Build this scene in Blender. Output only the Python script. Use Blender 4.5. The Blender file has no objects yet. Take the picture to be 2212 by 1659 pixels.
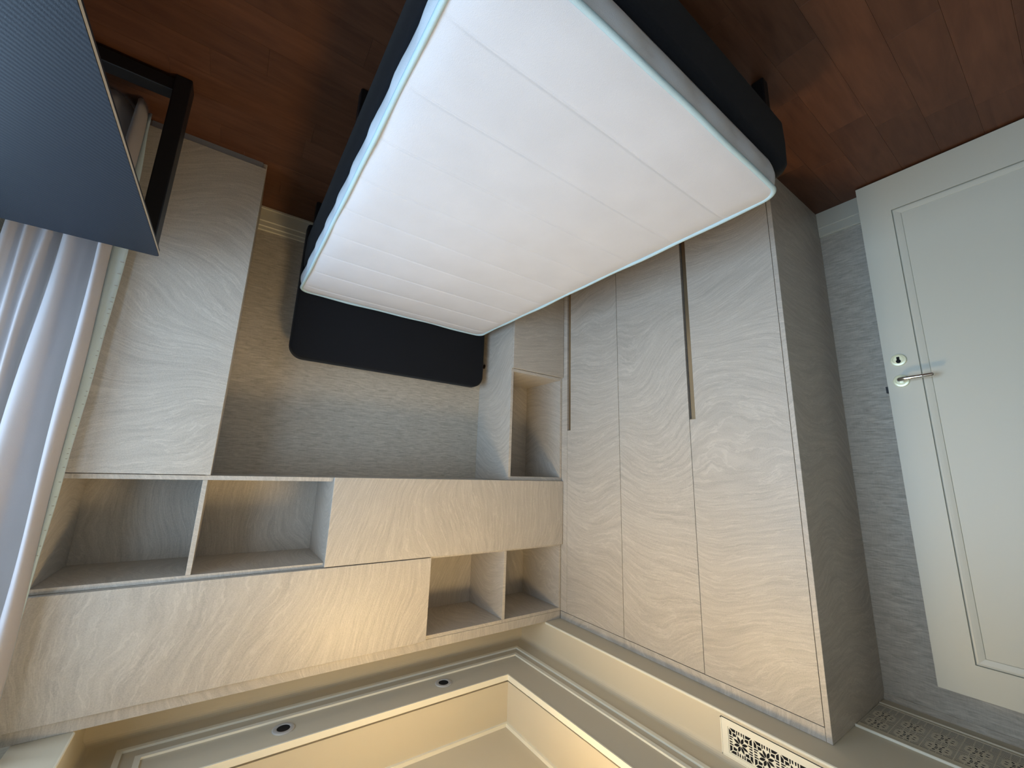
import bpy, bmesh, math, random
from mathutils import Vector, Matrix
random.seed(7)
S = bpy.context.scene
COL = S.collection
PI = math.pi

# ------------------------------------------------------------------ camera
cam_d = bpy.data.cameras.new('camera')
cam_d.sensor_fit = 'HORIZONTAL'; cam_d.sensor_width = 36.0
cam_d.lens = 873.93 / 2212 * 36.0
cam_d.clip_start = 0.02
cam = bpy.data.objects.new('camera', cam_d); COL.objects.link(cam)
_r = Vector((0.81966061, 0.5719608, 0.03189539))
_u = Vector((-0.1455749, 0.15412182, 0.97726885))
_f = Vector((-0.55404371, 0.80567196, -0.20959072))
# the photograph was taken with the phone held upside down: 180 degree roll
rot = Matrix((-_r, -_u, -_f)).transposed().to_4x4()
cam.matrix_world = Matrix.Translation((2.52683, -2.57825, 1.45591)) @ rot
S.camera = cam

# ------------------------------------------------------------------ world, light, exposure
S.view_settings.view_transform = 'Standard'
S.view_settings.look = 'None'
S.view_settings.exposure = 0.75
S.view_settings.gamma = 1.0
S.view_settings.use_curve_mapping = False
SKY_STRENGTH = 5.4
LAMP_STRENGTH = 22.5
w = bpy.data.worlds.new('overcast_sky'); S.world = w; w.use_nodes = True
nt = w.node_tree; nt.nodes.clear()
wo = nt.nodes.new('ShaderNodeOutputWorld'); bg = nt.nodes.new('ShaderNodeBackground')
tc = nt.nodes.new('ShaderNodeTexCoord'); sx = nt.nodes.new('ShaderNodeSeparateXYZ')
cr = nt.nodes.new('ShaderNodeValToRGB')
cr.color_ramp.elements[0].position = 0.46; cr.color_ramp.elements[0].color = (0.36, 0.42, 0.50, 1)
cr.color_ramp.elements[1].position = 0.54; cr.color_ramp.elements[1].color = (0.56, 0.755, 1.0, 1)
mp = nt.nodes.new('ShaderNodeMapRange')
mp.inputs['From Min'].default_value = -1; mp.inputs['From Max'].default_value = 1
nt.links.new(tc.outputs['Generated'], sx.inputs[0])
nt.links.new(sx.outputs['Z'], mp.inputs['Value'])
nt.links.new(mp.outputs[0], cr.inputs[0])
nt.links.new(cr.outputs[0], bg.inputs['Color'])
bg.inputs['Strength'].default_value = SKY_STRENGTH
nt.links.new(bg.outputs[0], wo.inputs['Surface'])
# light portal in the window opening (guides the sky light, gives none of its own)
WX = 3.45
WY0, WY1, WZ0, WZ1 = -2.82, -0.22, 0.88, 2.34
pl = bpy.data.lights.new('window_portal', 'AREA'); pl.shape = 'RECTANGLE'
pl.size = WZ1 - WZ0; pl.size_y = WY1 - WY0
pl.cycles.is_portal = True
po = bpy.data.objects.new('window_portal', pl); COL.objects.link(po)
po.location = (WX + 0.09, (WY0 + WY1) / 2, (WZ0 + WZ1) / 2)
po.rotation_euler = (0, PI / 2, 0)
S.cycles.use_denoising = True
S.cycles.max_bounces = 8
S.cycles.diffuse_bounces = 4
S.cycles.sample_clamp_indirect = 8.0

# ------------------------------------------------------------------ measures (metres)
WD = 0.60            # wardrobe depth: its door plane is x = WD
D = 0.417            # depth of the back wall cabinets
ZB, ZM, ZT, HS = 1.516, 1.924, 2.3315, 2.378
L = 1.872            # wardrobe length along the left wall
XP, XC, XE = 2.566, 1.048, 3.022
XR, YR, HR = 0.7248, 0.168, 2.5453
XR2, YR2 = 2.818, 2.78
FRONT = -2.95
HTOP = 3.0

# ------------------------------------------------------------------ material helpers
def new_mat(name):
    m = bpy.data.materials.new(name); m.use_nodes = True
    nt = m.node_tree
    b = nt.nodes['Principled BSDF']
    return m, nt, b

def N(nt, typ, **kw):
    n = nt.nodes.new(typ)
    for k, v in kw.items():
        if k in n.inputs: n.inputs[k].default_value = v
        else: setattr(n, k, v)
    return n

def mathn(nt, op, a, b=None, c=None):
    n = nt.nodes.new('ShaderNodeMath'); n.operation = op
    for i, v in enumerate((a, b, c)):
        if v is None: continue
        if isinstance(v, (int, float)): n.inputs[i].default_value = v
        else: nt.links.new(v, n.inputs[i])
    return n.outputs[0]

def plain(name, col, rough=0.5, metal=0.0, bump=0.0, bscale=200.0, spec=0.5, var=0.0):
    m, nt, b = new_mat(name)
    b.inputs['Base Color'].default_value = (*col, 1)
    b.inputs['Roughness'].default_value = rough
    b.inputs['Metallic'].default_value = metal
    b.inputs['Specular IOR Level'].default_value = spec
    tcn = N(nt, 'ShaderNodeTexCoord')
    if bump or var:
        no = N(nt, 'ShaderNodeTexNoise', Scale=bscale, Detail=3.0)
        nt.links.new(tcn.outputs['Object'], no.inputs['Vector'])
        if bump:
            bp = N(nt, 'ShaderNodeBump', Strength=bump, Distance=0.002)
            nt.links.new(no.outputs['Fac'], bp.inputs['Height'])
            nt.links.new(bp.outputs[0], b.inputs['Normal'])
        if var:
            mr = N(nt, 'ShaderNodeMapRange'); mr.inputs['To Min'].default_value = 1 - var; mr.inputs['To Max'].default_value = 1 + var
            nt.links.new(no.outputs['Fac'], mr.inputs['Value'])
            mx = N(nt, 'ShaderNodeMix', data_type='RGBA', blend_type='MULTIPLY'); mx.inputs['Factor'].default_value = 1
            mx.inputs['A'].default_value = (*col, 1)
            nt.links.new(mr.outputs[0], mx.inputs['B'])
            nt.links.new(mx.outputs['Result'], b.inputs['Base Color'])
    return m

def laminate(name, axis, base=(0.495, 0.455, 0.400)):
    """sandstone look laminate: wavy strata running across the given axis"""
    m, nt, b = new_mat(name)
    tcn = N(nt, 'ShaderNodeTexCoord'); oi = N(nt, 'ShaderNodeObjectInfo')
    sc_ = N(nt, 'ShaderNodeVectorMath', operation='SCALE'); sc_.inputs[0].default_value = (7.3, 3.1, 5.7)
    nt.links.new(oi.outputs['Random'], sc_.inputs['Scale'])
    ad = N(nt, 'ShaderNodeVectorMath', operation='ADD')
    nt.links.new(tcn.outputs['Object'], ad.inputs[0]); nt.links.new(sc_.outputs[0], ad.inputs[1])
    sp = N(nt, 'ShaderNodeSeparateXYZ'); nt.links.new(ad.outputs[0], sp.inputs[0])
    n1 = N(nt, 'ShaderNodeTexNoise', Scale=1.35, Detail=1.0, Roughness=0.3); nt.links.new(ad.outputs[0], n1.inputs['Vector'])
    n2 = N(nt, 'ShaderNodeTexNoise', Scale=9.0, Detail=2.0, Roughness=0.5); nt.links.new(ad.outputs[0], n2.inputs['Vector'])
    o = {'x': 'X', 'z': 'Z'}[axis]; q = {'x': 'Z', 'z': 'X'}[axis]
    t = mathn(nt, 'ADD', sp.outputs[o], mathn(nt, 'MULTIPLY', n1.outputs['Fac'], 0.85))
    n3 = N(nt, 'ShaderNodeTexNoise', Scale=46.0, Detail=3.0, Roughness=0.6); nt.links.new(ad.outputs[0], n3.inputs['Vector'])
    t = mathn(nt, 'ADD', t, mathn(nt, 'MULTIPLY', n2.outputs['Fac'], 0.026))
    t = mathn(nt, 'ADD', t, mathn(nt, 'MULTIPLY', n3.outputs['Fac'], 0.006))
    def streak(freq, perp, detail):
        cx = N(nt, 'ShaderNodeCombineXYZ')
        nt.links.new(mathn(nt, 'MULTIPLY', t, freq), cx.inputs[0])
        nt.links.new(mathn(nt, 'MULTIPLY', sp.outputs[q], perp), cx.inputs[1])
        nt.links.new(mathn(nt, 'MULTIPLY', sp.outputs['Y'], perp), cx.inputs[2])
        n = N(nt, 'ShaderNodeTexNoise', Scale=1.0, Detail=detail, Roughness=0.62)
        nt.links.new(cx.outputs[0], n.inputs['Vector'])
        return n.outputs['Fac']
    s1 = streak(88.0, 5.5, 5.0)
    s2 = streak(24.0, 1.8, 3.0)
    gr = N(nt, 'ShaderNodeTexNoise', Scale=240.0, Detail=2.0); nt.links.new(ad.outputs[0], gr.inputs['Vector'])
    h = mathn(nt, 'ADD', mathn(nt, 'MULTIPLY', s1, 0.55), mathn(nt, 'MULTIPLY', s2, 0.20))
    h = mathn(nt, 'ADD', h, mathn(nt, 'MULTIPLY', gr.outputs['Fac'], 0.38))
    rd = mathn(nt, 'ABSOLUTE', mathn(nt, 'SUBTRACT', streak(26.0, 2.6, 4.0), 0.5))
    rg_ = N(nt, 'ShaderNodeMapRange'); rg_.inputs['From Min'].default_value = 0.0; rg_.inputs['From Max'].default_value = 0.022
    rg_.inputs['To Min'].default_value = 0.15; rg_.inputs['To Max'].default_value = 0.0
    nt.links.new(rd, rg_.inputs['Value'])
    h = mathn(nt, 'ADD', h, rg_.outputs[0])
    ra = N(nt, 'ShaderNodeValToRGB'); e = ra.color_ramp.elements
    e[0].position = 0.43; e[0].color = (*[c * 0.83 for c in base], 1)
    e[1].position = 0.76; e[1].color = (*[min(1, c * 1.19) for c in base], 1)
    e2 = ra.color_ramp.elements.new(0.57); e2.color = (*base, 1)
    nt.links.new(h, ra.inputs[0]); nt.links.new(ra.outputs[0], b.inputs['Base Color'])
    b.inputs['Roughness'].default_value = 0.40
    b.inputs['Specular IOR Level'].default_value = 0.5
    bp = N(nt, 'ShaderNodeBump', Strength=0.28, Distance=0.004)
    nt.links.new(h, bp.inputs['Height']); nt.links.new(bp.outputs[0], b.inputs['Normal'])
    return m

def wallpaper(name, along):
    """woven silvery beige wallpaper, short horizontal threads; along = axis of the threads"""
    m, nt, b = new_mat(name)
    tcn = N(nt, 'ShaderNodeTexCoord')
    mp = N(nt, 'ShaderNodeMapping')
    mp.inputs['Scale'].default_value = (15, 15, 105)
    nt.links.new(tcn.outputs['Object'], mp.inputs['Vector'])
    n = N(nt, 'ShaderNodeTexNoise', Scale=1.0, Detail=4.0, Roughness=0.65, Distortion=0.9); nt.links.new(mp.outputs[0], n.inputs['Vector'])
    mp2 = N(nt, 'ShaderNodeMapping'); mp2.inputs['Scale'].default_value = (230, 230, 30)
    nt.links.new(tcn.outputs['Object'], mp2.inputs['Vector'])
    n2 = N(nt, 'ShaderNodeTexNoise', Scale=1.0, Detail=2.0); nt.links.new(mp2.outputs[0], n2.inputs['Vector'])
    h = mathn(nt, 'ADD', mathn(nt, 'MULTIPLY', n.outputs['Fac'], 0.84), mathn(nt, 'MULTIPLY', n2.outputs['Fac'], 0.16))
    ra = N(nt, 'ShaderNodeValToRGB'); e = ra.color_ramp.elements
    e[0].position = 0.36; e[0].color = (0.385, 0.345, 0.282, 1)
    e[1].position = 0.66; e[1].color = (0.61, 0.555, 0.468, 1)
    nt.links.new(h, ra.inputs[0]); nt.links.new(ra.outputs[0], b.inputs['Base Color'])
    mr = N(nt, 'ShaderNodeMapRange'); mr.inputs['From Min'].default_value = 0.38; mr.inputs['From Max'].default_value = 0.62
    mr.inputs['To Min'].default_value = 0.0; mr.inputs['To Max'].default_value = 0.12
    nt.links.new(h, mr.inputs['Value']); nt.links.new(mr.outputs[0], b.inputs['Metallic'])
    b.inputs["Roughness"].default_value = 0.55
    bp = N(nt, 'ShaderNodeBump', Strength=0.35, Distance=0.0025)
    nt.links.new(h, bp.inputs['Height']); nt.links.new(bp.outputs[0], b.inputs['Normal'])
    return m

def plank_mat():
    m, nt, b = new_mat('dark_red_parquet')
    tcn = N(nt, 'ShaderNodeTexCoord'); oi = N(nt, 'ShaderNodeObjectInfo')
    sc_ = N(nt, 'ShaderNodeVectorMath', operation='SCALE'); sc_.inputs[0].default_value = (17.3, 9.1, 3.7)
    nt.links.new(oi.outputs['Random'], sc_.inputs['Scale'])
    ad = N(nt, 'ShaderNodeVectorMath', operation='ADD')
    nt.links.new(tcn.outputs['Object'], ad.inputs[0]); nt.links.new(sc_.outputs[0], ad.inputs[1])
    mp = N(nt, 'ShaderNodeMapping'); mp.inputs['Scale'].default_value = (3.0, 34.0, 1.0)
    nt.links.new(ad.outputs[0], mp.inputs['Vector'])
    n = N(nt, 'ShaderNodeTexNoise', Scale=1.0, Detail=5.0, Roughness=0.6, Distortion=0.6); nt.links.new(mp.outputs[0], n.inputs['Vector'])
    mp2 = N(nt, 'ShaderNodeMapping'); mp2.inputs['Scale'].default_value = (3.2, 11.0, 1.0)
    nt.links.new(ad.outputs[0], mp2.inputs['Vector'])
    n2 = N(nt, 'ShaderNodeTexNoise', Scale=1.0, Detail=3.0, Distortion=2.0); nt.links.new(mp2.outputs[0], n2.inputs['Vector'])
    h = mathn(nt, 'ADD', mathn(nt, 'MULTIPLY', n.outputs['Fac'], 0.55), mathn(nt, 'MULTIPLY', n2.outputs['Fac'], 0.45))
    ra = N(nt, 'ShaderNodeValToRGB'); e = ra.color_ramp.elements
    e[0].position = 0.30; e[0].color = (0.078, 0.029, 0.0140, 1)
    e[1].position = 0.72; e[1].color = (0.148, 0.061, 0.0305, 1)
    nt.links.new(h, ra.inputs[0])
    mr = N(nt, 'ShaderNodeMapRange'); mr.inputs['To Min'].default_value = 0.86; mr.inputs['To Max'].default_value = 1.10
    nt.links.new(oi.outputs['Random'], mr.inputs['Value'])
    mx = N(nt, 'ShaderNodeMix', data_type='RGBA', blend_type='MULTIPLY'); mx.inputs['Factor'].default_value = 1
    nt.links.new(ra.outputs[0], mx.inputs['A']); nt.links.new(mr.outputs[0], mx.inputs['B'])
    nt.links.new(mx.outputs['Result'], b.inputs['Base Color'])
    b.inputs['Roughness'].default_value = 0.42
    b.inputs['Specular IOR Level'].default_value = 0.28
    bp = N(nt, 'ShaderNodeBump', Strength=0.08, Distance=0.002)
    nt.links.new(h, bp.inputs['Height']); nt.links.new(bp.outputs[0], b.inputs['Normal'])
    return m

def fabric(name, col, scale=600.0, bump=0.4, rough=0.9, sheen=0.0, dist=0.0015):
    m, nt, b = new_mat(name)
    tcn = N(nt, 'ShaderNodeTexCoord')
    v = N(nt, 'ShaderNodeTexVoronoi', Scale=scale); nt.links.new(tcn.outputs['Object'], v.inputs['Vector'])
    n = N(nt, 'ShaderNodeTexNoise', Scale=7.0, Detail=4.0); nt.links.new(tcn.outputs['Object'], n.inputs['Vector'])
    mr = N(nt, 'ShaderNodeMapRange'); mr.inputs['To Min'].default_value = 0.93; mr.inputs['To Max'].default_value = 1.07
    nt.links.new(n.outputs['Fac'], mr.inputs['Value'])
    mx = N(nt, 'ShaderNodeMix', data_type='RGBA', blend_type='MULTIPLY'); mx.inputs['Factor'].default_value = 1
    mx.inputs['A'].default_value = (*col, 1); nt.links.new(mr.outputs[0], mx.inputs['B'])
    nt.links.new(mx.outputs['Result'], b.inputs['Base Color'])
    b.inputs['Roughness'].default_value = rough
    b.inputs['Specular IOR Level'].default_value = 0.15
    if sheen:
        b.inputs['Sheen Weight'].default_value = sheen
        b.inputs['Sheen Roughness'].default_value = 0.4
    bp = N(nt, 'ShaderNodeBump', Strength=bump, Distance=dist)
    nt.links.new(v.outputs['Distance'], bp.inputs['Height']); nt.links.new(bp.outputs[0], b.inputs['Normal'])
    return m

def desk_mat():
    """charcoal laminate with a very fine ribbed grain"""
    m, nt, b = new_mat('charcoal_ribbed_laminate')
    tcn = N(nt, 'ShaderNodeTexCoord')
    mp = N(nt, 'ShaderNodeMapping'); mp.inputs['Rotation'].default_value = (0, 0, math.radians(-45))
    nt.links.new(tcn.outputs['Object'], mp.inputs['Vector'])
    wv = N(nt, 'ShaderNodeTexWave', Scale=26.0, Distortion=0.3); wv.inputs['Detail Scale'].default_value = 2.0
    nt.links.new(mp.outputs[0], wv.inputs['Vector'])
    no = N(nt, 'ShaderNodeTexNoise', Scale=500.0, Detail=2.0); nt.links.new(tcn.outputs['Object'], no.inputs['Vector'])
    h = mathn(nt, 'ADD', mathn(nt, 'MULTIPLY', wv.outputs['Fac'], 0.5), mathn(nt, 'MULTIPLY', no.outputs['Fac'], 0.5))
    ra = N(nt, 'ShaderNodeValToRGB'); e = ra.color_ramp.elements
    e[0].color = (0.009, 0.0125, 0.0185, 1); e[1].color = (0.018, 0.0235, 0.0325, 1)
    nt.links.new(h, ra.inputs[0]); nt.links.new(ra.outputs[0], b.inputs['Base Color'])
    b.inputs['Specular IOR Level'].default_value = 0.20
    b.inputs['Roughness'].default_value = 0.45
    bp = N(nt, 'ShaderNodeBump', Strength=0.5, Distance=0.0012)
    nt.links.new(h, bp.inputs['Height']); nt.links.new(bp.outputs[0], b.inputs['Normal'])
    return m

def emit(name, col, st):
    m, nt, b = new_mat(name)
    b.inputs['Base Color'].default_value = (0.8, 0.8, 0.8, 1)
    b.inputs['Emission Color'].default_value = (*col, 1)
    b.inputs['Emission Strength'].default_value = st
    return m

def glass_mat():
    m = bpy.data.materials.new('window_glass'); m.use_nodes = True
    nt = m.node_tree; nt.nodes.clear()
    out = N(nt, 'ShaderNodeOutputMaterial'); tr = N(nt, 'ShaderNodeBsdfTransparent')
    tr.inputs['Color'].default_value = (0.93, 0.96, 0.97, 1)
    gl = N(nt, 'ShaderNodeBsdfGlossy', Roughness=0.02); fr = N(nt, 'ShaderNodeValue'); fr.outputs[0].default_value = 0.06
    mx = N(nt, 'ShaderNodeMixShader')
    nt.links.new(fr.outputs[0], mx.inputs[0]); nt.links.new(tr.outputs[0], mx.inputs[1]); nt.links.new(gl.outputs[0], mx.inputs[2])
    nt.links.new(mx.outputs[0], out.inputs['Surface'])
    return m

M = {}
M['lam_v'] = laminate('sandstone_laminate_upright', 'z')
M['lam_h'] = laminate('sandstone_laminate_lengthwise', 'x')
M['paper_b'] = wallpaper('silver_beige_wallpaper', 'x')
M['ceil'] = plain('ceiling_paint', (0.65, 0.585, 0.45), 0.75, bump=0.05, bscale=300)
M['white'] = plain('ceiling_moulding_white', (0.88, 0.85, 0.72), 0.5)
M['door'] = plain('cream_white_door_paint', (0.645, 0.635, 0.54), 0.38, bump=0.02, bscale=250)
M['base'] = plain('cream_skirting_paint', (0.62, 0.59, 0.49), 0.4)
M['plank'] = plank_mat()
M['subfloor'] = plain('dark_subfloor', (0.012, 0.005, 0.003), 0.8)
M['black_fab'] = fabric('black_upholstery', (0.0105, 0.0115, 0.0145), 900, 0.5, 0.95, sheen=0.06)
M['matt'] = fabric('white_mattress_ticking', (0.640, 0.655, 0.705), 620, 0.28, 0.95, dist=0.0012)
M['matt_side'] = fabric('white_mattress_border', (0.64, 0.68, 0.72), 500, 0.3, 0.9)
M['pipe'] = fabric('pale_blue_piping', (0.48, 0.64, 0.70), 700, 0.3, 0.7)
M['blackmetal'] = plain('black_powder_coat', (0.008, 0.009, 0.012), 0.45, bump=0.05, bscale=900)
M['blackplastic'] = plain('black_plastic', (0.006, 0.006, 0.007), 0.5)
M['desk'] = desk_mat()
M['deskedge'] = plain('pale_edge_band', (0.62, 0.58, 0.52), 0.4)
M['brass'] = plain('brushed_bronze', (0.44, 0.33, 0.20), 0.36, 0.8, bump=0.08, bscale=400)
M['darkgap'] = plain('dark_shadow_gap', (0.018, 0.015, 0.012), 0.8)
M['chrome'] = plain('polished_chrome', (0.80, 0.79, 0.77), 0.08, 1.0)
M['rose'] = plain('rosette_painted_lamp_reflection', (0.90, 0.91, 0.66), 0.30, 0.25)  # yellow-white base colour imitates the lamp reflected in the metal
M['void'] = plain('dark_void', (0.004, 0.004, 0.005), 0.9)
M['curtain'] = fabric('lilac_grey_velvet', (0.60, 0.56, 0.575), 800, 0.3, 0.85, sheen=0.25)
_nt = M['curtain'].node_tree; _b = _nt.nodes['Principled BSDF']; _o = _nt.nodes['Material Output']
_t = N(_nt, 'ShaderNodeBsdfTranslucent'); _t.inputs['Color'].default_value = (0.95, 0.92, 0.88, 1)
_m = N(_nt, 'ShaderNodeMixShader'); _m.inputs[0].default_value = 0.42
_nt.links.new(_b.outputs[0], _m.inputs[1]); _nt.links.new(_t.outputs[0], _m.inputs[2]); _nt.links.new(_m.outputs[0], _o.inputs['Surface'])
M['band'] = fabric('pale_blue_curtain_lining', (0.58, 0.72, 0.80), 700, 0.5, 0.8)
M['winframe'] = plain('dark_grey_window_frame', (0.06, 0.065, 0.06), 0.4)
M['glass'] = glass_mat()
M['lampglow'] = emit('warm_lamp_diffuser', (1.0, 0.705, 0.335), LAMP_STRENGTH)
M['lampbody'] = plain('lamp_white_metal', (0.8, 0.78, 0.72), 0.4)
M['hall'] = plain('hall_paint', (0.55, 0.52, 0.47), 0.8)

# ------------------------------------------------------------------ mesh helpers
def bx(bm, x0, x1, y0, y1, z0, z1, bev=0.0, seg=1):
    x0, x1 = sorted((x0, x1)); y0, y1 = sorted((y0, y1)); z0, z1 = sorted((z0, z1))
    t = bmesh.new() if bev else bm
    vs = [t.verts.new((x, y, z)) for x in (x0, x1) for y in (y0, y1) for z in (z0, z1)]
    for f in ((0, 1, 3, 2), (4, 6, 7, 5), (0, 4, 5, 1), (2, 3, 7, 6), (0, 2, 6, 4), (1, 5, 7, 3)):
        t.faces.new([vs[i] for i in f])
    if bev:
        bmesh.ops.bevel(t, geom=list(t.edges), offset=bev, segments=seg, affect='EDGES', profile=0.5)
        join(bm, t)
    return bm

def join(bm, t, mat=None):
    mp = {}
    for v in t.verts: mp[v] = bm.verts.new(mat @ v.co if mat else v.co)
    for f in t.faces:
        try: bm.faces.new([mp[v] for v in f.verts])
        except ValueError: pass
    t.free()

def prism(bm, pts, axis, a, b):
    """closed outline pts (2d) extruded along axis from a to b; the two other axes in xyz order"""
    def co(p, t):
        if axis == 'x': return (t, p[0], p[1])
        if axis == 'y': return (p[0], t, p[1])
        return (p[0], p[1], t)
    lo = [bm.verts.new(co(p, a)) for p in pts]; hi = [bm.verts.new(co(p, b)) for p in pts]
    n = len(pts)
    for i in range(n):
        j = (i + 1) % n
        bm.faces.new((lo[i], lo[j], hi[j], hi[i]))
    bm.faces.new(lo[::-1]); bm.faces.new(hi)
    return bm

def lathe(bm, prof, mat, n=32):
    """prof: list of (r, h); revolve round local z, then mat"""
    rings = []
    for r, h in prof:
        if r < 1e-6: rings.append([bm.verts.new(mat @ Vector((0, 0, h)))])
        else: rings.append([bm.verts.new(mat @ Vector((r * math.cos(2 * PI * k / n), r * math.sin(2 * PI * k / n), h))) for k in range(n)])
    for a, b in zip(rings, rings[1:]):
        for k in range(n):
            k2 = (k + 1) % n
            if len(a) == 1 and len(b) == 1: continue
            if len(a) == 1: bm.faces.new((a[0], b[k], b[k2]))
            elif len(b) == 1: bm.faces.new((a[k], b[0], a[k2]))
            else: bm.faces.new((a[k], b[k], b[k2], a[k2]))
    return bm

def tube(bm, pts, r, n=10, closed=False):
    """round bar along a polyline; r a number or list"""
    P = [Vector(p) for p in pts]; m = len(P)
    R = r if isinstance(r, (list, tuple)) else [r] * m
    rings = []; ref = None
    for i, p in enumerate(P):
        if closed: t = (P[(i + 1) % m] - P[i - 1]).normalized()
        else: t = (P[min(i + 1, m - 1)] - P[max(i - 1, 0)]).normalized()
        if ref is None:
            ref = Vector((0, 0, 1)) if abs(t.z) < 0.9 else Vector((1, 0, 0))
        a = (ref - t * ref.dot(t)).normalized(); ref = a; b = t.cross(a)
        rings.append([bm.verts.new(p + (a * math.cos(2 * PI * k / n) + b * math.sin(2 * PI * k / n)) * R[i]) for k in range(n)])
    pairs = list(zip(rings, rings[1:])) + ([(rings[-1], rings[0])] if closed else [])
    for A, B in pairs:
        for k in range(n): bm.faces.new((A[k], A[(k + 1) % n], B[(k + 1) % n], B[k]))
    if not closed:
        bm.faces.new(rings[0][::-1]); bm.faces.new(rings[-1])
    return bm

def obj(name, bm, mat, parent=None, smooth=False, world=True):
    """link bm (in world coordinates) as one object; under a parent the mesh is shifted into its frame"""
    bmesh.ops.recalc_face_normals(bm, faces=bm.faces)
    me = bpy.data.meshes.new(name)
    if parent is not None and world:
        off = Vector(parent.location)
        if parent.parent: off = off + Vector(parent.parent.location)
        bmesh.ops.translate(bm, verts=bm.verts, vec=-off)
    bm.to_mesh(me); bm.free()
    if smooth:
        for p in me.polygons: p.use_smooth = True
    if mat is not None: me.materials.append(mat)
    o = bpy.data.objects.new(name, me); COL.objects.link(o)
    if parent is not None: o.parent = parent
    return o

def thing(name, label, cat, loc=(0, 0, 0), group=None, rz=0.0):
    o = bpy.data.objects.new(name, None); COL.objects.link(o)
    o.location = loc; o.rotation_euler = (0, 0, rz); o.empty_display_size = 0.1
    o['label'] = label; o['category'] = cat
    if group: o['group'] = group
    return o

def struct(name, bm, mat, parent=None, label=None):
    o = obj(name, bm, mat, parent)
    o['kind'] = 'structure'
    if label: o['label'] = label
    return o

def part(name, mat, parent, *boxes, bev=0.0, label=None, seg=1):
    bm = bmesh.new()
    for b in boxes: bx(bm, *b, bev=bev, seg=seg)
    o = obj(name, bm, mat, parent)
    if label: o['label'] = label
    return o

def nb(): return bmesh.new()

# ------------------------------------------------------------------ the setting
# floor: parquet planks, each a piece of its own, on a dark subfloor
fl = struct('floor', bx(nb(), 0, WX, FRONT, 0, -0.05, -0.012), M['subfloor'], label='dark red-brown parquet floor')
PW = 0.1285
y = -2.5065 - PW * 4
rows = []
while y < 0:
    rows.append(y); y += PW
for k, y0 in enumerate(rows):
    y1 = min(y0 + PW, 0.0); yy0 = max(y0, FRONT)
    if y1 - yy0 < 0.02: continue
    fixed = {4: 0.898, 5: 0.898 + 0.35, 6: 0.605, 7: 0.910}.get(k)
    xs = [0.0]
    x = -random.uniform(0.0, 0.6)
    cuts = []
    if fixed is not None:
        c = fixed
        cuts.append(c)
        while c < WX: c += random.choice((0.5, 0.62, 0.75)); cuts.append(c)
        c = fixed
        while c > 0: c -= random.choice((0.5, 0.62, 0.75)); cuts.append(c)
    else:
        c = random.uniform(0, 0.6)
        while c < WX: cuts.append(c); c += random.choice((0.5, 0.62, 0.75))
    cuts = sorted([c for c in cuts if 0.08 < c < WX - 0.08])
    cuts = [0.0] + cuts + [WX]
    for a, b in zip(cuts, cuts[1:]):
        bm = nb()
        g = 0.0002; ch = 0.0004
        dz = random.uniform(-0.0002, 0.0)
        bx(bm, a + g, b - g, yy0 + g, y1 - g, -0.012, dz)
        top = [e for e in bm.edges if all(v.co.z > -0.005 for v in e.verts)]
        bmesh.ops.bevel(bm, geom=top, offset=ch, segments=1, affect='EDGES')
        cen = Vector(((a + b) / 2, (yy0 + y1) / 2, 0))
        bmesh.ops.translate(bm, verts=bm.verts, vec=-cen)
        o = obj('plank', bm, M['plank'], fl, world=False)
        o.location = cen

struct('wall_back', bx(nb(), -0.15, WX + 0.15, 0, 0.15, 0, HTOP), M['paper_b'], label='silvery beige wallpapered wall behind the bed')
struct('wall_left', bx(nb(), -0.15, 0, FRONT, 0, 0, HTOP), M['paper_b'], label='silvery beige wallpapered wall behind the open door')
bm = nb()
bx(bm, WX, WX + 0.18, FRONT, WY0, 0, HTOP); bx(bm, WX, WX + 0.18, WY1, 0, 0, HTOP)
bx(bm, WX, WX + 0.18, WY0, WY1, 0, WZ0); bx(bm, WX, WX + 0.18, WY0, WY1, WZ1, HTOP)
struct('wall_right', bm, M['paper_b'], label='window wall behind the curtain')
bm = nb()
bx(bm, -0.15, 0.08, FRONT - 0.15, FRONT, 0, HTOP); bx(bm, 0.97, WX + 0.18, FRONT - 0.15, FRONT, 0, HTOP); bx(bm, 0.08, 0.97, FRONT - 0.15, FRONT, 2.26, HTOP)
struct('wall_front', bm, M['paper_b'], label='wall with the doorway behind the camera')
bm = nb()
bx(bm, -0.15, 0.08, -4.3, FRONT - 0.15, 0, 2.5); bx(bm, 0.97, 1.12, -4.3, FRONT - 0.15, 0, 2.5)
bx(bm, -0.15, 1.12, -4.4, -4.3, 0, 2.5); bx(bm, -0.15, 1.12, -4.4, FRONT - 0.15, 2.4, 2.55); bx(bm, -0.15, 1.12, -4.4, FRONT, -0.05, 0)
struct('wall_hall', bm, M['hall'], label='short hall beyond the doorway')

# window
wn = bpy.data.objects.new('window_1', None); COL.objects.link(wn); wn.location = (WX + 0.06, (WY0 + WY1) / 2, WZ0)
wn['kind'] = 'structure'; wn['label'] = 'dark framed window in the right wall beside the curtain'
fw = 0.05
ym = (WY0 + WY1) / 2
part('window_frame', M['winframe'], wn, (WX + .03, WX + .09, WY0, WY0 + fw, WZ0, WZ1), (WX + .03, WX + .09, WY1 - fw, WY1, WZ0, WZ1),
     (WX + .03, WX + .09, WY0 + fw, WY1 - fw, WZ0, WZ0 + fw), (WX + .03, WX + .09, WY0 + fw, WY1 - fw, WZ1 - fw, WZ1), (WX + .03, WX + .09, ym - .03, ym + .03, WZ0 + fw, WZ1 - fw))
part('pane', M['glass'], wn, (WX + .058, WX + .062, WY0 + fw, ym - .03, WZ0 + fw, WZ1 - fw))
part('pane', M['glass'], wn, (WX + .058, WX + .062, ym + .03, WY1 - fw, WZ0 + fw, WZ1 - fw))
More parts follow.
